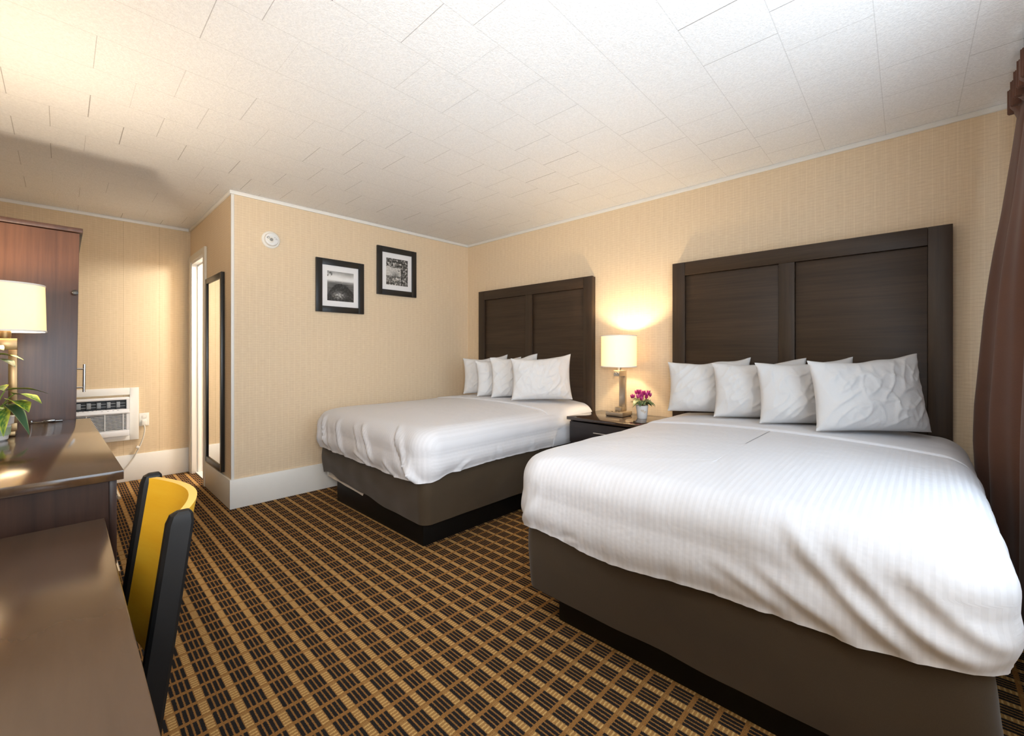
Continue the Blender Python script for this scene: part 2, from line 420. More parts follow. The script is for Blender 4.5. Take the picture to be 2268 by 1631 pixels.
# ------------------------------------------------------------------ beds
def upath(x_head, X0, yc, hw, o, rc, nS=64, nC=16, nF=76):
    """U round three sides of a bed: right side, foot, left side; returns (x, y, nx, ny, p)"""
    w_ = max(hw+o, .0015); xf = X0-o; Rr = max(min(rc+o if o >= 0 else rc-o*.8, w_*.98), .001)
    out = []
    for i in range(nS): x = x_head+(xf+Rr-x_head)*i/nS; out.append((x, yc-w_, 0, -1))
    for i in range(nC): a = math.pi/2*i/nC; out.append((xf+Rr-Rr*math.sin(a), yc-w_+Rr-Rr*math.cos(a), -math.sin(a), -math.cos(a)))
    for i in range(nF): y = yc-w_+Rr+2*(w_-Rr)*i/nF; out.append((xf, y, -1, 0))
    for i in range(nC): a = math.pi/2*i/nC; out.append((xf+Rr-Rr*math.cos(a), yc+w_-Rr+Rr*math.sin(a), -math.cos(a), math.sin(a)))
    for i in range(nS+1): x = xf+Rr+(x_head-xf-Rr)*i/nS; out.append((x, yc+w_, 0, 1))
    return out
def ridge(p, e, f):
    p0, e0, p1, e1, wd, A = f
    dx, dy = p1-p0, e1-e0; L2 = dx*dx+dy*dy
    t = ((p-p0)*dx+(e-e0)*dy)/L2
    if t < -.3 or t > 1.3: return 0
    tc = min(1, max(0, t)); L = math.sqrt(L2)
    d = ((p-p0)*dy-(e-e0)*dx)/L + .012*math.sin(tc*4+p0*9)
    fade = max(0, 1-(abs(tc-.5)*2)**3) if 0 < t < 1 else 0
    return A*fade*(math.exp(-(d/wd)**2)-.7*math.exp(-((d-1.5*wd)/wd)**2))
def bedcloth(X0, yc, hw, x_head, hem, ztop, folds, seed, off=0, bulge=.05, rc=.10, rad=.11, crown=.03, nside=26, wr=1.0, xlip=False, tail=None):
    bm = BM(); uvl = bm.loops.layers.uv.new('UVMap')
    prof = []                                            # (kind, s)
    for k in range(nside): prof.append(('side', k/nside))
    for k in range(15): prof.append(('arc', k/14))
    for k in range(1, 34): prof.append(('top', (k/33)**1.25))
    ref = upath(x_head, X0, yc, hw, 0, rc); n = len(ref)
    P = [0]
    for i in range(1, n): P.append(P[-1]+math.dist(ref[i][:2], ref[i-1][:2]))
    mid = P[n//2]; P = [q-mid for q in P]
    foot_half = hw
    rows = []; uvs = []
    za = ztop-rad
    for kind, s in prof:
        row = []; ur = []
        if kind == 'side': o = None
        elif kind == 'arc': a = s*math.pi/2; o = bulge*.75-(rad-rad*math.cos(a)); zz = za+rad*math.sin(a); nh = math.cos(a); nv = math.sin(a); e0 = -rad*a
        else: o = bulge*.75-rad-s*(hw+bulge*.75-rad); zz = ztop+crown*(1-(1-s)**2.4); nh, nv = 0, 1; e0 = -rad*math.pi/2-(-o+bulge*.75-rad)
        if kind != 'side': pts = upath(x_head, X0, yc, hw, o, rc)
        for i in range(n):
            p = P[i]
            if kind == 'side':
                zh = hem(p); z = zh+(za-zh)*s
                tp = 1-.62*min(1, max(0, (abs(p)-hw-.55)/.8))
                oo = (bulge*(.5*(1-s)**4+(1-(1-s)**4)*(math.sin(min(1, s*1.15+.12)*math.pi*.80))**.8*1.05)*(1-s)+bulge*.75*s)
                oo *= tp+(1-tp)*s
                x, y, nx, ny = None, None, ref[i][2], ref[i][3]
                x = ref[i][0]+nx*oo; y = ref[i][1]+ny*oo
                e = za-z; h_, v_ = 1, 0
            else:
                x, y, nx, ny = pts[i]; z = zz; e = e0; h_, v_ = nh, nv
            d = 0
            for f in folds: d += (.6 if yc < 1.5 else .95)*ridge(p, e, f)
            k_ = min(1, max(0, (e+.25)/.35))
            d += wr*(.007*nz(Vector((p*3.1, e*2.2, seed)))*(.5+k_)+.0035*nz(Vector((p*11, e*4, seed+5)))*(k_+.15))
            if kind == 'side': d += wr*(1-s)**3*(.008*nz(Vector((p*17, .3, seed+9)))+.006*nz(Vector((p*41, .7, seed+2))))
            d *= min(1, max(0, (e+.62)/.3))
            x += nx*h_*d; y += ny*h_*d; z += v_*d
            x += off*nx*h_; y += off*ny*h_; z += off*v_
            if x > x_head: x = x_head
            row.append(bm.verts.new((x, y, z)))
            if abs(p) <= foot_half: sv = yc+p
            else: sv = yc+math.copysign(hw, p)+math.copysign(max(0, e+rad), p) if kind == 'side' else y
            if kind != 'side' : sv = y
            ur.append((x, sv))
        rows.append(row); uvs.append(ur)
    for k in range(len(rows)-1):
        for i in range(n-1):
            f = bm.faces.new((rows[k][i+1], rows[k][i], rows[k+1][i], rows[k+1][i+1]))
            for lp, (a, c) in zip(f.loops, ((k, i+1), (k, i), (k+1, i), (k+1, i+1))): lp[uvl].uv = uvs[a][c]
    # hem turned under the mattress edge
    low = []
    for i in range(n): v = rows[0][i].co; low.append(bm.verts.new((min(v.x-ref[i][2]*.010, x_head), v.y-ref[i][3]*.010, v.z+.012)))
    for i in range(n-1): bm.faces.new((low[i+1], low[i], rows[0][i], rows[0][i+1]))
    bmesh.ops.remove_doubles(bm, verts=bm.verts, dist=.0004)
    bmesh.ops.recalc_face_normals(bm, faces=bm.faces)
    return bm
def sheetband(yc, hw, xa, xb, zh, ztop, seed, bulge=.03, rad=.11, crown=.03):
    bm = BM(); xs = [xa, xa+.001, xa+.004, xa+.009]+[xa+.009+(xb-xa-.009)*i/24 for i in range(1, 25)]; of = [.009, .017, .021, .022]+[.022]*24
    za = ztop-rad; half = []
    for k in range(20):
        s = k/20; oo = bulge*(math.sin(min(1, s*1.15+.05)*math.pi*.80))**.8*1.05; half.append((oo*(1-s)+bulge*.75*s, zh+(za-zh)*s, 1, 0))
    for k in range(15): a = k/14*math.pi/2; half.append((bulge*.75-rad+rad*math.cos(a), za+rad*math.sin(a), math.cos(a), math.sin(a)))
    for k in range(1, 30): s = (k/29)**1.25; half.append((bulge*.75-rad-s*(hw+bulge*.75-rad), ztop+crown*(1-(1-s)**2.4), 0, 1))
    full = [(1, h) for h in half]+[(-1, h) for h in half[-2::-1]]
    rows = []
    for i, (x, o) in enumerate(zip(xs, of)):
        row = []
        for sg, (oo, z, nh, nv) in full:
            yy = (hw+oo); sk = .05*max(0, (za+rad-z)/.3)**1.5 if i < 28 else 0
            wv = .012*nz(Vector((yy*2.2*sg, z*2, seed)))*(1-i/27)
            d = o+.004*nz(Vector((x*7, yy*4*sg, seed)))*(i > 3)
            row.append(bm.verts.new((min(x+wv+sk*(1-i/27), xb), yc+sg*(yy+nh*d), z+nv*d)))
        rows.append(row)
    for a, c in zip(rows, rows[1:]):
        for j in range(len(a)-1): bm.faces.new((a[j], a[j+1], c[j+1], c[j]))
    bmesh.ops.recalc_face_normals(bm, faces=bm.faces)
    return bm
def wrapcloth(X0, yc, hw, x_head, zb, zt, seed, hemfn=None, rc=.06):
    """stretch wrap of the box spring"""
    bm = BM(); ref = upath(x_head, X0, yc, hw, 0, rc); n = len(ref); rows = []
    P = [0]
    for i in range(1, n): P.append(P[-1]+math.dist(ref[i][:2], ref[i-1][:2]))
    mid = P[n//2]
    K = 16
    for k in range(-2, K+3):
        row = []
        for i in range(n):
            x, y, nx, ny = ref[i]; p = P[i]-mid
            lo = zb+(hemfn(p) if hemfn else 0)+.006*nz(Vector((p*2.3, .2, seed)))
            s = min(1, max(0, k/K)); z = lo+(zt-lo)*s
            d = .012*math.sin(s*math.pi)+.010*nz(Vector((p*2.2, s*1.6, seed+3)))+.005*nz(Vector((p*6, s*3, seed+6)))
            if k < 0: d -= .028*(-k); z += .004*(-k)
            if k > K: d -= .25*(k-K)*.5; z += .002
            x += nx*d; y += ny*d
            row.append(bm.verts.new((min(x, x_head), y, z)))
        rows.append(row)
    for k in range(len(rows)-1):
        for i in range(n-1): bm.faces.new((rows[k][i+1], rows[k][i], rows[k+1][i], rows[k+1][i+1]))
    bmesh.ops.recalc_face_normals(bm, faces=bm.faces)
    return bm
def lerp_pts(pts):
    def f(p):
        if p <= pts[0][0]: return pts[0][1]
        for (a, za), (c, zc) in zip(pts, pts[1:]):
            if p <= c: t = (p-a)/(c-a); t = t*t*(3-2*t); return za+(zc-za)*t
        return pts[-1][1]
    return f
def bed(yc, hw, X0, label, clabel, hem, folds, seed, xd, zs, skirt_hem=None, plx=(1.54, 0)):
    XH = 3.20
    r = thing('bed', label, 'bed', (2.3, yc, 0), 'hotel beds')
    obj('plinth', bx(1.545, 3.15, yc+plx[0], yc+plx[1], 0, .20, .004), MT['black'], r)
    obj('box_spring_wrap', wrapcloth(X0, yc, hw, XH, zs, .475, seed, skirt_hem), MT['skirt'], r, ang=60, label='dark brown stretch wrap round the box spring')
    m = obj('mattress', bedcloth(X0+.05, yc, hw-.05, XH, lambda p: .478, .712, [], seed+20, bulge=.02, wr=.2, crown=.022), MT['sheet'], r, ang=70, label='white fitted sheet over the mattress')
    cv = obj('duvet_cover', bedcloth(X0, yc, hw, 2.98, hem, .735, folds, seed, off=.010), MT['duvet'], ang=70)
    tag(cv, clabel, 'bed cover', 'white duvet covers')
    obj('turned_back_sheet', sheetband(yc, hw, xd, 3.19, hem(2.2)+.004, .735, seed), MT['sheet'], cv, ang=70, label='plain white sheet band turned back over the cover')
    return r
# p runs along the hem, 0 at the middle of the foot, + toward the far side; e runs down from the upper edge
bed(.607, .725, 1.475, 'nearer bed beside the curtain with dark brown wrap and black plinth', 'white striped duvet cover on the nearer bed by the curtain',
    lerp_pts([(-2.4, .44), (-1.0, .44), (-.72, .455), (-.45, .43), (-.10, .425), (.30, .395), (.62, .425), (.75, .405), (1.2, .42), (2.4, .44)]),
    [(-.30, -.10, -.64, .24, .022, .020), (-.42, -.06, -.70, .17, .020, .022), (-.55, -.03, -.73, .10, .018, .016), (-.22, .02, -.55, .26, .02, .012), (-.10, .06, -.36, .22, .018, .007),
     (-.02, .24, -.42, .255, .016, .012), (.58, -.02, .70, .2, .014, .010), (.64, .06, .715, .22, .012, .012), (.50, .18, .60, .235, .012, .010), (.40, .20, .55, .235, .014, .010)], 3.0, 2.64, .135, None, (-.60, .583))
bed(2.850, .725, 1.470, 'farther bed in the back corner with dark brown wrap and black plinth', 'rumpled white duvet cover on the farther bed in the corner',
    lerp_pts([(-2.4, .47), (-1.9, .47), (-1.2, .475), (-.85, .465), (-.72, .43), (-.55, .425), (-.2, .435), (.25, .44), (.66, .45), (.8, .46), (2.4, .46)]),
    [(-.44, -.12, -.70, .23, .022, .030), (-.50, -.08, -.725, .24, .016, .022), (-.02, -.09, -.22, .16, .020, .022), (.10, -.06, -.06, .10, .016, .014), (.34, -.08, .20, .20, .022, .024),
     (.48, -.06, .42, .2, .018, .012), (.58, -.09, .50, .16, .022, .028), (.66, -.05, .62, .2, .02, .022), (-.60, .02, -.68, .22, .012, .012), (-.35, .10, -.55, .25, .014, .012), (.05, .12, -.25, .24, .014, .012),
     (-1.25, .04, -1.28, .22, .012, .010), (-1.00, .10, -.85, .2, .014, .010), (-1.6, .05, -1.62, .18, .012, .010)], 11.0, 2.60, .175,
    lerp_pts([(-1.6, 0), (-.62, 0), (-.3, .004), (0, .03), (.35, .045), (.55, .075), (.72, .05), (2.4, 0)]), (-.611, .593))
# pale lining sagging below the lifted hem of the farther bed
b = BM()
def ln_(u, v): 
    y = 2.90+.62*u; s = math.sin(math.pi*min(1, u*1.15+.02))
    return (1.487+.004*nz(Vector((y*9, v, 1)))+.02*v, y, .235-(.235-(.178+.028*u+.01*nz(Vector((y*6, 0, 2)))))*(1-v) if u < .97 else .235)
grid(b, 40, 5, ln_)
bl = [o for o in bpy.data.objects if o.name.startswith('bed') and o.type == 'EMPTY' and 'farther' in o['label']][0]
obj('lining', b, MT['lining'], bl, label='pale lining hanging below the lifted wrap')

# ------------------------------------------------------------------ pillows
def pillow(L, Rr, zb, h, th, lean, seed, label, group, puff=1.0):
    L = Vector((*L, zb)); Rr = Vector((*Rr, zb)); d = (Rr-L); wdt = d.length; d.normalize()
    n = Vector((d.y, -d.x, 0))
    if n.dot(Vector((-1, -1, 0))) < 0: n = -n
    up = (Vector((0, 0, 1))*math.cos(R(lean))-n*math.sin(R(lean))); nn = d.cross(up)
    if nn.dot(n) < 0: nn = -nn
    c0 = (L+Rr)/2; bm = BM(); N, Mv = 84, 62
    def pt(u, v, side):
        ex = 1-.075*(1-v*v)*abs(u)**2; ez = 1-(.15 if v > 0 else .03)*(1-u*u)**1.2*abs(v)**3
        x = wdt/2*u*ex; z = h/2*(1+v*ez)*(1+(.05*u if v > 0 else 0)*v)
        f = ((1-abs(u)**2.6)*(1-abs(v)**(2.6 if v > 0 else 3.6)))
        f = max(f, 0)**.62
        q = Vector((x*1.0, z*1.0, seed))
        rr = math.hypot(abs(u)-1, abs(v)-1)
        wv = math.sin((abs(u)-1)*9+(abs(v)-1)*13*(1 if v > 0 else .6)+3*nz(q*5)+seed)
        c1 = 1-abs(nz(Vector((x*5+z*4, (x-z)*13, seed))))*2.2; c2 = 1-abs(nz(Vector((x*15, z*9+x*6, seed+3))))*2.4
        wr = .009*max(0, c1)**3+.005*max(0, c2)**3+.007*nz(q*7)+.006*wv*math.exp(-rr*2.0)
        y = side*th/2*f*(1-.12*v)*puff+wr*f**.5*(1 if side > 0 else .4)
        sag = .012*nz(Vector((u*2, seed, 4)))*max(0, v)**2
        return c0+d*x+up*(z+sag)+nn*y
    F = [[bm.verts.new(pt(-1+2*i/(N-1), -1+2*j/(Mv-1), 1)) for j in range(Mv)] for i in range(N)]
    B = [[F[i][j] if i in (0, N-1) or j in (0, Mv-1) else bm.verts.new(pt(-1+2*i/(N-1), -1+2*j/(Mv-1), -1)) for j in range(Mv)] for i in range(N)]
    for i in range(N-1):
        for j in range(Mv-1):
            bm.faces.new((F[i][j], F[i+1][j], F[i+1][j+1], F[i][j+1])); bm.faces.new((B[i][j+1], B[i+1][j+1], B[i+1][j], B[i][j]))
    bmesh.ops.recalc_face_normals(bm, faces=bm.faces)
    o = obj('pillow', bm, MT['pillow'], ang=80); tag(o, label, 'pillow', group)
gA = 'white pillows on the nearer bed'; gB = 'white pillows on the farther bed'
pillow((2.92, 1.30), (3.12, .82), 0.793, .36, .15, 9, 1, 'white pillow beside the nightstand at the near bed, farthest from curtain', gA)
pillow((2.85, .97), (3.11, .50), 0.793, .36, .15, 10, 2, 'white pillow on near bed, second from the nightstand', gA)
pillow((2.77, .69), (3.09, .26), 0.793, .37, .16, 11, 3, 'white pillow on near bed, just behind the front pillow', gA)
pillow((2.69, .41), (3.06, -.02), 0.793, .39, .17, 12, 4, 'white front pillow on near bed, nearest the curtain', gA)
pillow((2.73, 3.28), (3.10, 3.02), 0.793, .37, .14, 8, 5, 'white pillow on the far bed closest to the corner wall', gB)
pillow((2.66, 3.00), (3.10, 2.82), 0.793, .35, .13, 8, 6, 'narrowly seen white pillow on far bed, second from the corner', gB)
pillow((2.68, 2.83), (3.08, 2.60), 0.793, .38, .13, 8, 7, 'white pillow on far bed, just behind its front pillow', gB)
pillow((2.64, 2.54), (3.05, 2.20), 0.793, .38, .16, 10, 8, 'white front pillow on far bed, nearest the nightstand', gB)

# ------------------------------------------------------------------ nightstand
r = thing('nightstand', 'dark espresso nightstand with one drawer standing between the two beds', 'nightstand', (2.99, 1.73, 0))
obj('top', bx(2.74, 3.245, 1.425, 2.035, .675, .70, .003), MT['nstop'], r)
b = BM(); box(b, 2.775, 3.24, 1.44, 1.46, 0, .675); box(b, 2.775, 3.24, 2.0, 2.02, 0, .675); box(b, 3.225, 3.24, 1.46, 2.0, .05, .675); box(b, 2.775, 3.225, 1.46, 2.0, .08, .10); box(b, 2.775, 3.225, 1.46, 2.0, .48, .50)
obj('carcass', b, MT['nsbody'], r, smooth=False)
dw = obj('drawer', bx(2.757, 2.774, 1.443, 2.017, .505, .662, .002), MT['nsbody'], r)
b = BM(); tube(b, [(2.728, 1.62, .60), (2.728, 1.78, .60)], .006, 12)
for y in (1.645, 1.755): tube(b, [(2.757, y, .60), (2.728, y, .60)], .004, 8)
obj('handle', b, MT['chrome'], dw)

# ------------------------------------------------------------------ table lamps
def table_lamp(label, loc, metal, zsh0, zsh1, rs, shm, base, energy, col, k=.062, cw=.027, taper=0, lit=.62):
    x, y, z = loc; r = thing('table_lamp', label, 'lamp', loc, 'table lamps')
    hb = base/2
    if base > .1:
        bb = obj('lamp_base', bx(x-hb, x+hb, y-hb, y+hb, z+.004, z+.036, .002), MT[metal], r)
        obj('base_gap', bx(x-hb+.006, x+hb-.006, y-hb+.006, y+hb-.006, z, z+.0045), MT['darkmetal'], bb, smooth=False)
        b = BM()
        for dy in (-.03, .0, .03): box(b, x-hb+.018, x-hb+.034, y+dy-.009, y+dy+.009, z+.0355, z+.038, .0008)
        obj('outlet_socket', b, MT['acd'], bb)
    else:
        bb = obj('lamp_base', bx(x-hb, x+hb, y-hb, y+hb, z, z+.02, .002), MT[metal], r)
    z0 = z+(.036 if base > .1 else .02)
    # the upright stands k behind the shade's axis
    obj('foot_block', bx(x-.012, x+k+.012, y-cw, y+cw, z0, z0+.032, .0015), MT[metal], r)
    obj('column', bx(x+k-.012, x+k+.012, y-cw, y+cw, z0+.032, zsh0-.075, .0015), MT[metal], r)
    a = obj('arm', bx(x-.035, x+k+.012, y-cw, y+cw, zsh0-.075, zsh0-.030, .0015), MT[metal], r)
    b = BM()
    for dx in (-.012, .012): box(b, x-.0405, x-.0345, y+dx-.007, y+dx+.007, zsh0-.060, zsh0-.044, .001)
    obj('switch', b, MT['chrome'], a)
    obj('socket', lathe(BM(), [(0, 0), (.016, 0), (.018, .01), (.018, .07), (.012, .078), (0, .078)], 20, (x, y, zsh0-.030)), MT[metal], r)
    hs = zsh1-zsh0
    obj('bulb', lathe(BM(), [(.010, 0), (.013, .012), (.024, .035), (.029, .055), (.026, .072), (.014, .084), (0, .087)], 20, (x, y, zsh0+.048)), MT['bulb'], r)
    sh = obj('lamp_shade', lathe(BM(), [(rs, 0), (rs-taper, hs), (rs-taper-.003, hs), (rs-.003, 0)], 64, (x, y, zsh0), closed=True), MT[shm], r)
    for zz, rr in ((zsh0, rs), (zsh1, rs-taper)): obj('shade_trim', lathe(BM(), [(rr-.004, -.003), (rr+.0015, -.003), (rr+.0015, .004), (rr-.004, .004)], 64, (x, y, zz), closed=True), MT['trim'], sh)
    b = BM()
    for i in range(3): a_ = i*2.094; tube(b, [(x, y, zsh1-.012), (x+(rs-taper)*.98*math.cos(a_), y+(rs-taper)*.98*math.sin(a_), zsh1-.004)], .0018, 6)
    tube(b, [(x, y, zsh0+.135), (x, y, zsh1-.010)], .003, 8)
    obj('harp', b, MT[metal], sh)
    obj('finial', lathe(BM(), [(0, 0), (.004, 0), (.004, .006), (.008, .010), (.008, .015), (.004, .021), (0, .022)], 16, (x, y, zsh1-.010)), MT[metal], sh)
    l = bpy.data.lights.new('lamp_light', 'POINT'); l.energy = energy; l.color = col; l.shadow_soft_size = .03
    o = bpy.data.objects.new('lamp_light', l); COL.objects.link(o); o.parent = r; o.location = (0, 0, zsh0+hs*lit-z)
table_lamp('nickel lamp with glowing drum shade on the nightstand between beds', (3.045, 1.752, .70), 'nickel', 1.088, 1.328, .137, 'shade', .15, 11, (1, .76, .47))
table_lamp('lamp with glowing cream shade on the dresser before the cabinet', (-.157, 2.66, .864), 'bronze', 1.285, 1.472, .1145, 'shade2', .06, 22, (1, .84, .64), .022, .016, .004, .88)

# ------------------------------------------------------------------ little cyclamen in heart pot
def leaf_mesh(bm, base, dirv, L, W, droop, colf, nu=12, nv=7, fold=.25, twist=0, up=Vector((0, 0, 1))):
    """a leaf blade growing from base along dirv; colf(u, v) gives its colour, v = -1..1 across"""
    d = Vector(dirv).normalized(); s = d.cross(up).normalized(); u_ = s.cross(d)
    s2 = s*math.cos(twist)+u_*math.sin(twist); u2 = u_*math.cos(twist)-s*math.sin(twist)
    cl = bm.loops.layers.float_color.get('tint') or bm.loops.layers.float_color.new('tint')
    V = []; C = []
    for i in range(nu):
        a = i/(nu-1); wd = W*(math.sin(math.pi*a**.72))**.85*(1-.25*a) if 0 < a < 1 else 0.0008
        c = Vector(base)+d*(L*a)-Vector((0, 0, droop*a*a*L)); row = []; cr = []
        for j in range(nv):
            v = -1+2*j/(nv-1); row.append(bm.verts.new(c+s2*(wd*v)+u2*(fold*wd*abs(v)+.05*wd*math.sin(a*14)*abs(v)))); cr.append(colf(a, v))
        V.append(row); C.append(cr)
    for i in range(nu-1):
        for j in range(nv-1):
            f = bm.faces.new((V[i][j], V[i+1][j], V[i+1][j+1], V[i][j+1])); f.smooth = True
            for lp, (a, c) in zip(f.loops, ((i, j), (i+1, j), (i+1, j+1), (i, j+1))): lp[cl] = (*C[a][c], 1)
    return bm
def mixc(a, b, t): return tuple(x+(y-x)*t for x, y in zip(a, b))
px, py, pz = 3.046, 1.555, .70
r = thing('potted_cyclamen', 'small pink cyclamen in white heart pot on the nightstand', 'plant', (px, py, pz))
pt = obj('pot', lathe(BM(), [(0, .002), (.033, 0), (.036, .004), (.046, .098), (.043, .098), (.0415, .088), (0, .086)], 40, (px, py, pz)), MT['pot'], r)
for ha, hz in ((-2.62, .062), (-2.18, .052)):               # two beige hearts wrapped on the pot
    b = BM(); ring = []; sc = .0125
    for i in range(40):
        t = 2*math.pi*i/40; hx = sc*16*math.sin(t)**3/16; hy = sc*(13*math.cos(t)-5*math.cos(2*t)-2*math.cos(3*t)-math.cos(4*t))/16
        z = hz+hy; rad = .036+.010*(z-.004)/.094+.0006; a = ha+hx/rad
        ring.append(b.verts.new((px+rad*math.cos(a), py+rad*math.sin(a), pz+z)))
    b.faces.new(ring); bmesh.ops.triangulate(b, faces=b.faces); obj('heart_mark', b, MT['heart'], pt, smooth=False)
obj('soil', lathe(BM(), [(0, 0), (.041, 0), (.041, .004), (0, .006)], 24, (px, py, pz+.0862)), MT['soil'], r)
def cyl(a, v): 
    g = mixc((.035, .085, .03), (.30, .36, .16), max(0, min(1, (abs(v)-.45)*2.2))); return mixc(g, (.22, .30, .14), .5*max(0, math.sin(a*30))*(abs(v) > .3))
rnd = random.Random(3)
for i in range(30):
    a = i*2.399+rnd.random()*.5; el = .15+.75*rnd.random(); L = .046+.020*rnd.random(); st = .016+.044*rnd.random()
    bz = pz+.100+.038*rnd.random(); d = (math.cos(a), math.sin(a), el-.30)
    bs = (px+math.cos(a)*st, py+math.sin(a)*st, bz+.012*rnd.random())
    b = BM(); tube(b, [(px+math.cos(a)*.008, py+math.sin(a)*.008, pz+.088), bs], .0012, 5)
    cl = b.loops.layers.float_color.new('tint')
    for f in b.faces:
        for lp in f.loops: lp[cl] = (.16, .2, .07, 1)
    leaf_mesh(b, bs, d, L, .023, .5, cyl, 10, 7, .2)
    obj('leaf', b, MT['leaf'], r, ang=180)
for i in range(22):
    a = i*2.4+.4; rr = .010+.062*rnd.random(); top = Vector((px+math.cos(a)*rr*1.25, py+math.sin(a)*rr*1.25, pz+.158+.050*rnd.random()-rr*.45))
    b = BM(); tube(b, spline([(px+math.cos(a)*.006, py+math.sin(a)*.006, pz+.088), (px+math.cos(a)*rr*.6, py+math.sin(a)*rr*.6, pz+.125), top], 4), .0011, 5)
    cl = b.loops.layers.float_color.new('tint')
    for f in b.faces:
        for lp in f.loops: lp[cl] = (.25, .10, .08, 1)
    pk = mixc((.42, .02, .16), (.72, .12, .40), rnd.random())
    for k in range(6):
        t = k*1.047+i; dv = Vector((math.cos(t)*.6, math.sin(t)*.6, .9+.4*rnd.random()))
        leaf_mesh(b, top, dv, .026+.009*rnd.random(), .0095, -.1, lambda u, v: mixc((.30, .01, .10), pk, min(1, u*1.6)), 7, 5, .3, rnd.random())
    obj('flower', b, MT['petal'], r, ang=180)

# ------------------------------------------------------------------ pictures, detector, mirror on the walls
def picture(x0, z0, label, colf):
    wd, ht = .442, .472; y1 = YB-.002; y0 = y1-.022; fw = .0535; r = thing('picture', label, 'picture', (x0+wd/2, YB-.012, z0), 'framed black and white photographs')
    b = BM(); box(b, x0, x0+fw, y0, y1, z0, z0+ht, .002); box(b, x0+wd-fw, x0+wd, y0, y1, z0, z0+ht, .002)
    box(b, x0+fw, x0+wd-fw, y0, y1, z0, z0+fw, .002); box(b, x0+fw, x0+wd-fw, y0, y1, z0+ht-fw, z0+ht, .002)
    obj('frame', b, MT['blackp'], r)
    m = obj('mat_board', bx(x0+fw-.002, x0+wd-fw+.002, y1-.010, y1-.002, z0+fw-.002, z0+ht-fw+.002), MT['mat'], r, smooth=False)
    ix0, ix1, iz0, iz1 = x0+.100, x0+wd-.098, z0+.104, z0+ht-.104
    b = BM(); grid(b, 110, 118, lambda u, v: (ix0+(ix1-ix0)*u, y1-.0106, iz0+(iz1-iz0)*v), col=colf)
    obj('photo_print', b, MT['print_'], m, smooth=False)
def fb(x, y, s, o=4):
    t, a = 0, 1
    for _ in range(o): t += a*nz(Vector((x, y, s))); x *= 2.1; y *= 2.1; a *= .5
    return t
def mountain(u, v):
    hill = .60-2.1*(u-.47)**2*(.9 if u < .47 else .55)+.012*fb(u*9, 1, 2)
    if v > .66+.01*fb(u*3, 0, 7):
        g = .30+.55*math.exp(-((v-.76)/.16)**2)+.12*fb(u*2, v*3, 1)-.25*max(0, v-.88)
        if u < .18 and v > .82 and fb(u*22, v*22, 5) > .05: g = .1
        if v < .70: g = .55
    elif v > hill: g = .10+.16*max(0, (v-hill))+.05*fb(u*3, v*22, 3)+.10*(v > .60)
    else:
        g = .035+.05*max(0, fb(u*16, v*20, 6))
        k = math.exp(-((u-.42)/.18)**2-((v-.20)/.10)**2)
        g += .5*k*max(0, .55+fb(u*14, v*16, 9)); 
        if abs(v-(.30-.30*(u-.4))) < .035 and u > .45: g += .25*max(0, fb(u*40, v*40, 4))
        if abs(v-(.36+.5*(u-.3))) < .03: g += .12*max(0, fb(u*40, v*40, 8))
    g = max(.008, min(.8, g)); return (g, g, g*.985)
def lift(u, v):
    tree = fb(u*13, v*13, 11, 4)
    g = .42+.10*fb(u*4, v*4, 1)
    top = v > .66+.1*fb(u*4, 0, 3) or u > .66+.05*fb(v*5, 2, 2)
    if top: g = .05+.75*max(0, tree+.08)
    elif v > .35: g = .55-.35*math.exp(-((u-.42)/.16)**2-((v-.36)/.13)**2)+.25*fb(u*18, v*18, 4)*.6
    else: g = .10+.55*max(0, fb(u*16, v*10, 6)+.08)+(.35 if .17 < v < .27 and u > .3 and fb(u*9, v*30, 2) > -.1 else 0)
    if abs(u-.715) < .016 and v < .86: g = .02                          # lift tower and its cross arm
    if abs(v-.845-.02*(u-.6)) < .014 and .54 < u < .9: g = .03
    if abs(u-.575) < .006 and .58 < v < .84: g = .06
    if (u-.575)**2/.0022+(v-.57)**2/.0007 < 1: g = .03 if v < .575 else .7
    if abs(u-.85) < .005 and .66 < v < .84: g = .06
    if v < .12 and abs((v*9) % 1-.5) < .14 and u < .35: g = .03
    g = max(.008, min(.8, g)); return (g, g*.98, g*.94)
picture(1.528, 1.557, 'black framed photograph of a mountain top, lower left of the two', mountain)
picture(2.106, 1.765, 'black framed photograph of a tower among trees, upper right of two', lift)

c = (1.174, YB, 2.111)
r = thing('smoke_detector', 'round white smoke detector high on the back wall', 'smoke detector', c)
obj('mount_ring', lathe(BM(), [(0, 0), (.069, 0), (.069, .006), (.064, .011), (.054, .012), (0, .012)], 48, c, 'y'), MT['plast'], r)
bd = obj('housing', lathe(BM(), [(0, .012), (.052, .012), (.053, .020), (.048, .034), (.040, .039), (0, .041)], 48, c, 'y'), MT['white'], r)
b = BM(); lathe(b, [(.0, .0405), (.024, .040), (.026, .044), (.022, .0465), (0, .047)], 32, (c[0]-.014, c[1], c[2]-.008), 'y'); obj('test_button', b, MT['plast'], bd)
b = BM()
for i in range(5):
    for j in range(5):
        if (i-2)**2+(j-2)**2 < 7: box(b, c[0]-.020+i*.005, c[0]-.0168+i*.005, c[1]-.0485, c[1]-.046, c[2]-.018+j*.005, c[2]-.0148+j*.005)
obj('sounder_grille', b, MT['acd'], bd, smooth=False)
obj('test_arrow', lathe(BM(), [(.0068, .0385), (.0068, .0475), (.0092, .0475), (.0092, .0385)], 24, (c[0]-.030, c[1], c[2]+.008), 'y', closed=True), MT['grey'], bd)
for x, z in ((.016, .014), (.022, .016), (.03, .008), (.028, .002), (.036, .000)):
    obj('printed_mark', bx(c[0]+x-.0024, c[0]+x+.0024, c[1]-.0415, c[1]-.036, c[2]+z-.0012, c[2]+z+.0012), MT['grey'], bd, smooth=False)

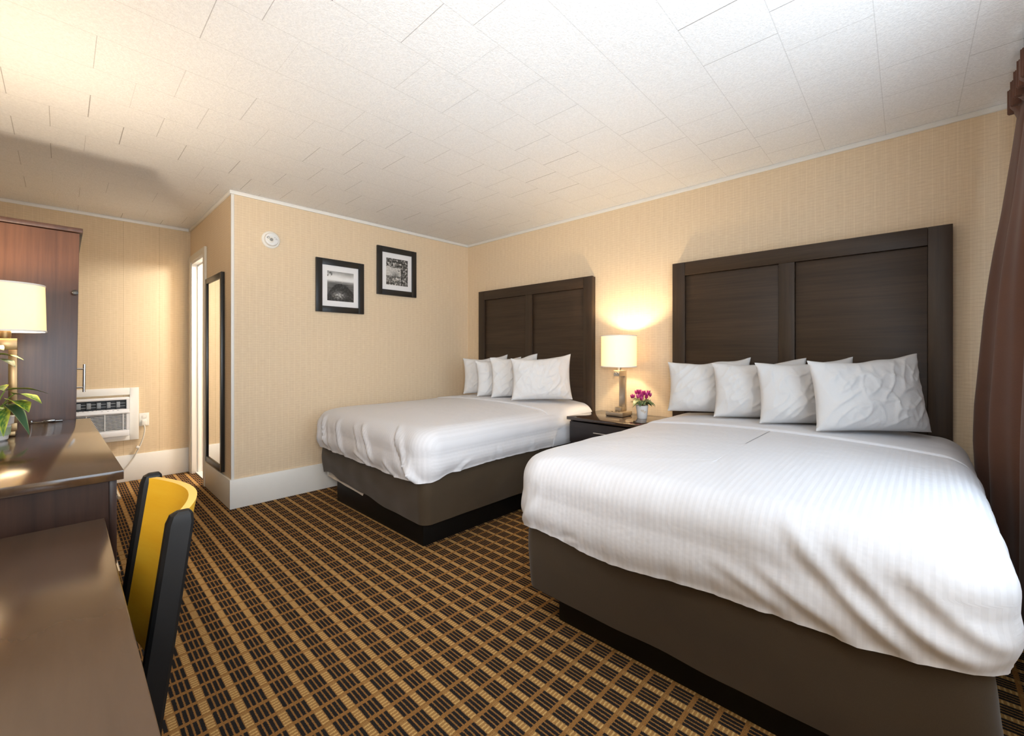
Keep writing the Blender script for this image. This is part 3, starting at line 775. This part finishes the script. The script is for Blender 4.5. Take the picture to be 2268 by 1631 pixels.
r = thing('wall_mirror', 'tall narrow black-framed mirror beside the bathroom doorway', 'mirror', (XS-.012, 4.31, .25))
b = BM(); ya, yb, za, zb, fw = 4.035, 4.590, .245, 1.842, .045
for y0, y1, z0, z1 in ((ya, ya+fw, za, zb), (yb-fw, yb, za, zb), (ya+fw, yb-fw, za, za+fw), (ya+fw, yb-fw, zb-fw, zb)): box(b, XS-.026, XS-.002, y0, y1, z0, z1, .003)
obj('frame', b, MT['blackp'], r)
obj('mirror_glass', bx(XS-.016, XS-.006, ya+fw-.002, yb-fw+.002, za+fw-.002, zb-fw+.002), MT['mirror'], r, smooth=False)

# ------------------------------------------------------------------ air conditioner in the far wall, its cord and the outlet
x0, x1, z0, z1 = -.20, .504, .385, .871
r = thing('air_conditioner', 'white through-wall air conditioner in the far wall beyond the cabinet', 'air conditioner', (.15, YF-.03, z0))
b = BM(); f = .064; y0, y1 = YF-.024, YF-.001
for a, c_, d, e in ((x0, x0+f, z0, z1), (x1-f, x1, z0, z1), (x0+f, x1-f, z0, z0+.045), (x0+f, x1-f, z1-f, z1)): box(b, a, c_, y0, y1, d, e, .003)
obj('wall_frame', b, MT['trim'], r)
ux0, ux1, uz0, uz1 = x0+f+.004, x1-f-.004, z0+.049, z1-f-.020
b = BM(); FY = YF-.062
vz0, vz1 = uz1-.105, uz1-.022; gz0, gz1 = uz0+.055, uz0+.205
box(b, ux0, ux1, FY, YF-.002, uz1-.022, uz1, .004); box(b, ux0, ux0+.02, FY, YF-.002, vz0, vz1); box(b, ux1-.022, ux1, FY, YF-.002, vz0, vz1)
box(b, ux0, ux1, FY, YF-.002, gz1, vz0, .004); box(b, ux0, ux1, FY, YF-.002, uz0, gz0, .004); box(b, ux0, ux0+.02, FY, YF-.002, gz0, gz1); box(b, ux1-.022, ux1, FY, YF-.002, gz0, gz1)
box(b, ux0-.002, ux1+.002, FY-.007, FY, gz1+.004, gz1+.020, .003)
hs = obj('housing', b, MT['ac'], r)
b = BM(); box(b, ux0+.02, ux1-.022, FY+.03, FY+.034, vz0, vz1); box(b, ux0+.02, ux1-.022, FY+.025, FY+.03, gz0, gz1); obj('inner_panel', b, MT['acd'], hs, smooth=False)
b = BM()
for i in range(8):
    x = ux0+.03+i*(ux1-ux0-.06)/8; box(b, x, x+.028, FY+.006, FY+.029, vz0+.016, vz1-.016, .002); 
for k in range(2): box(b, ux0+.02, ux1-.022, FY+.004, FY+.012, vz0+.026+k*.026, vz0+.030+k*.026)
obj('air_louver', b, MT['acg'], hs)
for i in range(9): x = ux0+.022+i*(ux1-ux0-.05)/8; obj('louver_fin', bx(x, x+.004, FY+.002, FY+.028, vz0, vz1), MT['acd'], hs, smooth=False)
b = BM()
for k in range(12): z = gz0+.006+k*(gz1-gz0-.012)/11; box(b, ux0+.02, ux1-.022, FY+.001, FY+.018, z-.0022, z+.0022)
for x in (ux0+.13, ux0+.28, ux1-.17, ux1-.048): box(b, x, x+.006, FY-.001, FY+.02, gz0, gz1)
obj('intake_grille', b, MT['ac'], hs, smooth=False)
for x, z in ((.10, .022), (.13, .022), (.16, .022), (.19, .022), (.24, .026), (.262, .026), (.284, .026), (.306, .026), (.25, .012), (.29, .012), (.325, .013), (.355, .016)):
    obj('control_mark', bx(x-.006, x+.006, FY-.0006, FY+.001, gz1+.020+z-.0015, gz1+.020+z+.0015), MT['grey'], hs, smooth=False)
oc = thing('wall_outlet', 'ivory outlet plate low on the far wall beside the air conditioner', 'outlet', (.544, YF-.004, .564))
obj('cover_plate', bx(.508, .580, YF-.006, YF-.0005, .503, .625, .002), MT['plast'], oc)
obj('receptacle', bx(.528, .560, YF-.009, YF-.0055, .575, .605, .004), MT['plast'], oc)
cd_ = obj('power_cord', tube(BM(), spline([(.542, YF-.028, .512), (.545, YF-.03, .46), (.53, YF-.032, .38), (.49, YF-.034, .27), (.43, YF-.034, .16), (.36, YF-.034, .09), (.26, YF-.034, .05), (.1, YF-.03, .03)], 8), .0055, 8), MT['bag'], r)
obj('plug', bx(.524, .560, YF-.034, YF-.0085, .510, .562, .006), MT['plast'], cd_)
obj('cord_clip', bx(.482, .510, YF-.042, YF-.024, .300, .322, .003, M=Matrix.Translation((.496, 0, .311)) @ Matrix.Rotation(R(32), 4, 'Y') @ Matrix.Translation((-.496, 0, -.311))), MT['plast'], cd_)

# ------------------------------------------------------------------ tall cabinet at the left
r = thing('tall_cabinet', 'tall reddish-brown wooden cabinet behind the dresser at left', 'cabinet', (.04, 3.09, 0), rot=(0, R(.75), 0))
cx0, cx1, cy0, cy1, cz = -.57, .040, 3.09, 3.72, 1.80
obj('side_panel', bx(cx0, cx1, cy0, cy0+.02, .0, cz, .002), MT['cab'], r); obj('side_panel', bx(cx0, cx1, cy1-.02, cy1, .0, cz, .002), MT['cab'], r)
obj('back_panel', bx(cx0, cx0+.012, cy0+.02, cy1-.02, .0, cz), MT['cab'], r, smooth=False)
obj('top_board', bx(cx0, cx1+.012, cy0-.008, cy1+.008, cz+.004, cz+.026, .002), MT['body'], r)
for k, (a, c_) in enumerate(((.06, 1.22), (1.225, cz-.004))):
    d = obj('door', bx(cx1-.018, cx1, cy0+.022, cy1-.022, a, c_, .002), MT['cab'], r)
    if k == 0:
        b = BM(); tube(b, [(cx1+.032, 3.30, .985), (cx1+.032, 3.30, 1.135)], .006, 12)
        for z in (1.01, 1.11): tube(b, [(cx1, 3.30, z), (cx1+.032, 3.30, z)], .0045, 8)
        obj('handle', b, MT['chrome'], d)
    else:
        obj('handle', tube(BM(), [(cx1, 3.30, 1.30), (cx1+.004, 3.30, 1.30)], .006, 10), MT['chrome'], d)
obj('shelf', bx(cx0+.012, cx1-.02, cy0+.02, cy1-.02, 1.21, 1.23), MT['cab'], r, smooth=False)
obj('knob', lathe(BM(), [(0, 0), (.006, 0), (.006, .006), (.012, .010), (.012, .016), (0, .019)], 18, (cx1-.012, cy0, 1.50), 'y'), MT['darkmetal'], r)

# ------------------------------------------------------------------ dresser
r = thing('dresser', 'low dark brown dresser with glossy top in front of the cabinet', 'dresser', (-.22, 2.36, 0), rot=(0, 0, R(.9)))
obj('top', bx(-.585, .112, 1.645, 3.075, .838, .864, .0012), MT['desk2'], r)
b = BM(); box(b, -.575, .082, 1.665, 1.685, 0, .838, .001); box(b, -.575, .082, 3.045, 3.065, 0, .838, .001); box(b, -.575, -.56, 1.685, 3.045, .04, .838); box(b, -.56, .082, 2.345, 2.365, .06, .838); box(b, -.56, .082, 1.685, 3.045, .06, .08); box(b, .065, .08, 1.685, 3.045, 0, .06)
obj('carcass', b, MT['body'], r, smooth=False)
for ya, yb in ((1.69, 2.352), (2.358, 3.04)):
    for k in range(3):
        d = obj('drawer', bx(.083, .101, ya, yb, .085+k*.25, .33+k*.25, .002), MT['body'], r)
        b = BM(); ym = (ya+yb)/2; tube(b, [(.128, ym-.07, .21+k*.25), (.128, ym+.07, .21+k*.25)], .005, 10)
        for y in (ym-.05, ym+.05): tube(b, [(.101, y, .21+k*.25), (.128, y, .21+k*.25)], .004, 8)
        obj('handle', b, MT['chrome'], d)
b = BM(); box(b, -.105, .005, 3.040, 3.058, .8642, .871, .002); box(b, -.06, -.02, 3.036, 3.062, .8642, .876, .003); box(b, -.102, -.094, 3.034, 3.064, .8642, .878, .002)
tag(obj('latch', b, MT['darkchrome']), 'small chrome latch lying at the back edge of the dresser', 'latch')

# variegated plant on the dresser
px, py, pz = -.181, 2.55, .864
r = thing('potted_plant', 'green and yellow leafy plant in white pot on the dresser', 'plant', (px, py, pz))
p_ = obj('pot', lathe(BM(), [(0, .002), (.036, 0), (.040, .004), (.048, .060), (.054, .062), (.056, .090), (.052, .090), (.050, .078), (0, .076)], 40, (px, py, pz)), MT['pot'], r)
obj('green_band', lathe(BM(), [(.0430, .020), (.0450, .020), (.0485, .050), (.0465, .050)], 40, (px, py, pz), closed=True), MT['potg'], p_)
obj('soil', lathe(BM(), [(0, 0), (.049, 0), (.049, .004), (0, .006)], 24, (px, py, pz+.0765)), MT['soil'], r)
def varleaf(a, v):
    g = (.05, .17, .03); yl = (.62, .70, .09); k = abs(v)+.12*math.sin(a*26+abs(v)*9)
    t = max(0, min(1, (k-.52)*3.2)); t = max(t, .45*(math.sin(a*34-abs(v)*7) > .45)); return mixc(g, yl, t)
def dkleaf(a, v): return mixc((.03, .10, .04), (.42, .50, .22), max(0, min(1, (abs(v)-.75)*3)))
Rv = Vector((math.cos(R(46.2)), -math.sin(R(46.2)), 0)); Fv = Vector((math.sin(R(46.2)), math.cos(R(46.2)), 0))
# (start height, side reach of stem, lift, direction (side, toward camera, up), length, width, droop, kind)
LV = [(.085, .07, .055, (1, .25, .10), .125, .026, .30, 0), (.085, .06, .030, (1, .45, .12), .125, .030, .35, 0), (.085, .03, .015, (1, .2, .05), .105, .022, .95, 1), (.085, .02, .004, (.8, .6, -.2), .085, .02, .8, 0),
      (.085, -.01, .20, (1, .3, .05), .105, .024, .30, 1), (.085, -.02, .215, (1, -.2, .15), .08, .022, .35, 0), (.085, -.05, .245, (1, .2, .2), .08, .026, .3, 1), (.085, .0, .085, (.9, .5, .2), .075, .024, .3, 0),
      (.085, -.02, .05, (.4, .9, -.05), .09, .03, .5, 1), (.085, -.06, .05, (-.6, .8, .1), .10, .03, .6, 0), (.085, -.07, .10, (-1, .2, .2), .12, .03, .4, 0), (.085, -.06, .14, (-.7, -.4, .3), .11, .028, .4, 1),
      (.085, -.04, .18, (.2, .8, .2), .09, .026, .4, 0), (.085, .02, .07, (.6, -.7, .2), .10, .026, .4, 0), (.085, -.03, .03, (-.3, 1, -.1), .09, .028, .7, 1), (.085, .01, -.005, (.55, .8, -.35), .07, .02, .6, 0)]
for zh, sx, lz, (a, c_, u), L, W, dr_, kd in LV:
    base = Vector((px, py, pz+zh))+Rv*(sx*.9+.022)-Fv*.01*c_+Vector((0, 0, lz*.93+.040)); L *= 1.18; W *= 1.15; b = BM()
    tube(b, spline([(px+sx*.1, py, pz+.078), (Vector((px, py, pz+.078))*.4+base*.6+Vector((0, 0, .012))), base], 5), .0018, 6)
    cl = b.loops.layers.float_color.new('tint')
    for f in b.faces:
        for lp in f.loops: lp[cl] = (.22, .34, .06, 1)
    leaf_mesh(b, base, Rv*a-Fv*c_+Vector((0, 0, u)), L, W, dr_, dkleaf if kd else varleaf, 18, 9, .22, .25*math.sin(lz*40))
    obj('leaf', b, MT['leaf'], r, ang=180)

# ------------------------------------------------------------------ desk and chair in the foreground
r = thing('desk', 'dark wood desk with bare satin top in the left foreground', 'desk', (-.24, 1.05, 0))
obj('desktop', bx(-.585, .081, .46, 1.612, .72, .75, .0025), MT['desk'], r)
obj('side_panel', bx(-.56, .03, 1.572, 1.597, 0, .72, .001), MT['body'], r); obj('side_panel', bx(-.56, .03, .48, .505, 0, .72, .001), MT['body'], r)
obj('modesty_panel', bx(-.56, -.542, .505, 1.572, .25, .72), MT['body'], r, smooth=False)

r = thing('chair', 'black chair with curved golden plywood back tucked at the desk', 'chair', (-.02, 1.33, 0))
def post(y):
    b = BM(); ln = R(5.0)
    ps = [(.085, 0), (.118, .44), (.176, .868)]
    rings = []
    for (x, z), k in ((ps[0], .8), (ps[1], 1), ((.171, .845), 1), ((.1735, .862), .82), ((.176, .868), .5)):
        hx, hy = .023*k, .0165*k; c = .006*k
        pr = [(-hx+c, -hy), (hx-c, -hy), (hx, -hy+c), (hx, hy-c), (hx-c, hy), (-hx+c, hy), (-hx, hy-c), (-hx, -hy+c)]
        rings.append([b.verts.new((x+a, y+e, z)) for a, e in pr])
    for A, B in zip(rings, rings[1:]):
        for i in range(8): b.faces.new((A[i], A[(i+1) % 8], B[(i+1) % 8], B[i]))
    b.faces.new(rings[0][::-1]); b.faces.new(rings[-1]); bmesh.ops.recalc_face_normals(b, faces=b.faces)
    return b
YN, YFp = 1.125, 1.535
obj('back_post', post(YN), MT['chairb'], r, ang=25); obj('back_post', post(YFp), MT['chairb'], r, ang=25)
b = BM(); NU, NV = 40, 26
def bk(u, v, s):
    z = .47+.388*v; lo = YN+.014; hi = YFp-.014
    ntch = .022*min(1, max(0, (.80-z)/.012)) if z > .5 else .022
    y = (lo+ntch)+(hi-lo-ntch)*u; q = (y-lo)/(hi-lo)
    x = .118+(z-.44)*.1355+(.030+.022*max(0, (z-.5)/.37))*math.sin(math.pi*q)**.9+s*.0085-.002
    return (x, y, z)
Fr = [[b.verts.new(bk(i/(NU-1), j/(NV-1), -1)) for j in range(NV)] for i in range(NU)]
Bk = [[b.verts.new(bk(i/(NU-1), j/(NV-1), 1)) for j in range(NV)] for i in range(NU)]
for i in range(NU-1):
    for j in range(NV-1):
        b.faces.new((Fr[i][j], Fr[i][j+1], Fr[i+1][j+1], Fr[i+1][j])); b.faces.new((Bk[i][j], Bk[i+1][j], Bk[i+1][j+1], Bk[i][j+1]))
for i in range(NU-1):
    for j in (0, NV-1): f = b.faces.new((Fr[i][j], Fr[i+1][j], Bk[i+1][j], Bk[i][j])); f.material_index = 1
for j in range(NV-1):
    for i in (0, NU-1): f = b.faces.new((Fr[i][j], Fr[i][j+1], Bk[i][j+1], Bk[i][j])); f.material_index = 1
bmesh.ops.recalc_face_normals(b, faces=b.faces)
obj('backrest', b, [MT['ply'], MT['plye']], r, ang=50, label='curved golden yellow plywood backrest')
obj('seat', bx(-.30, .105, YN-.01, YFp+.01, .435, .470, .012, 3), MT['chairb'], r)
for y in (YN+.01, YFp-.01): obj('front_leg', bx(-.285, -.250, y-.016, y+.016, 0, .436, .004), MT['chairb'], r)
for y in (YN, YFp): obj('side_rail', bx(-.25, .085, y-.009, y+.009, .375, .435, .003), MT['chairb'], r)
obj('front_rail', bx(-.278, -.257, YN+.026, YFp-.026, .375, .435, .003), MT['chairb'], r)

# ------------------------------------------------------------------ curtain
r = thing('curtain', 'dark brown pleated curtain hanging at the right edge beside the window', 'curtain', (2.7, -.286, .10))
CF = [(.1, .10), (.55, .112), (.75, .122), (.93, .121), (1.386, .096), (1.69, .069), (1.84, .052), (2.09, .031), (2.25, .02), (2.28, 0)]
def cflare(z):
    for (a, p), (c, q) in zip(CF, CF[1:]):
        if z <= c: return p+(q-p)*(z-a)/(c-a)
    return 0
def cur(u, v):
    # u: 0 at the wall-side edge running away along the window; v: 0 at the hem, 1 at the heading
    z = .10+2.265*v
    fl = max(0, 1-v/.955); flare = cflare(z)*math.exp(-(u/.42)**2)
    x = 2.955+.245*min(1, fl*1.5)-.95*u
    ph = u*14*math.pi
    if v > .955: amp = .018; y = -.286+amp*math.copysign(abs(math.sin(ph*1.0))**.5, math.sin(ph))
    else:
        amp = .010+.022*min(1, fl*3)
        y = -.318+flare+amp*(math.sin(ph*.5+.9)+.35*math.sin(ph*1.1+2*v))*(.35+.65*min(1, u*6+.2))+.006*nz(Vector((u*9, v*2.2, 3)))
        x += .010*math.cos(ph*.5+.5)
    return (x, y, z)
b = BM(); grid(b, 150, 60, cur)
obj('drape', b, MT['curtain'], r, ang=180)
m = r.children[0].modifiers.new('thickness', 'SOLIDIFY'); m.thickness = .003
for i in range(9):
    x = 2.945-i*.092
    b = BM(); box(b, x-.016, x+.010, -.294, -.286, 2.265, 2.372, .002)
    for k in (-1, 0, 1): box(b, x-.009+k*.010, x-.003+k*.010, -.288, -.262-.004*abs(k), 2.265, 2.372, .002)
    obj('pinch_pleat', b, MT['curtain'], r)
rd = tag(obj('curtain_track', bx(.30, 2.99, -.335, -.315, 2.37, 2.40, .003), MT['trim']), 'white track above the brown curtain near the ceiling', 'curtain track')
b = BM(); box(b, .6, .63, YW+.001, -.335, 2.375, 2.395); box(b, 2.6, 2.63, YW+.001, -.335, 2.375, 2.395)
obj('bracket', b, MT['trim'], rd, smooth=False)
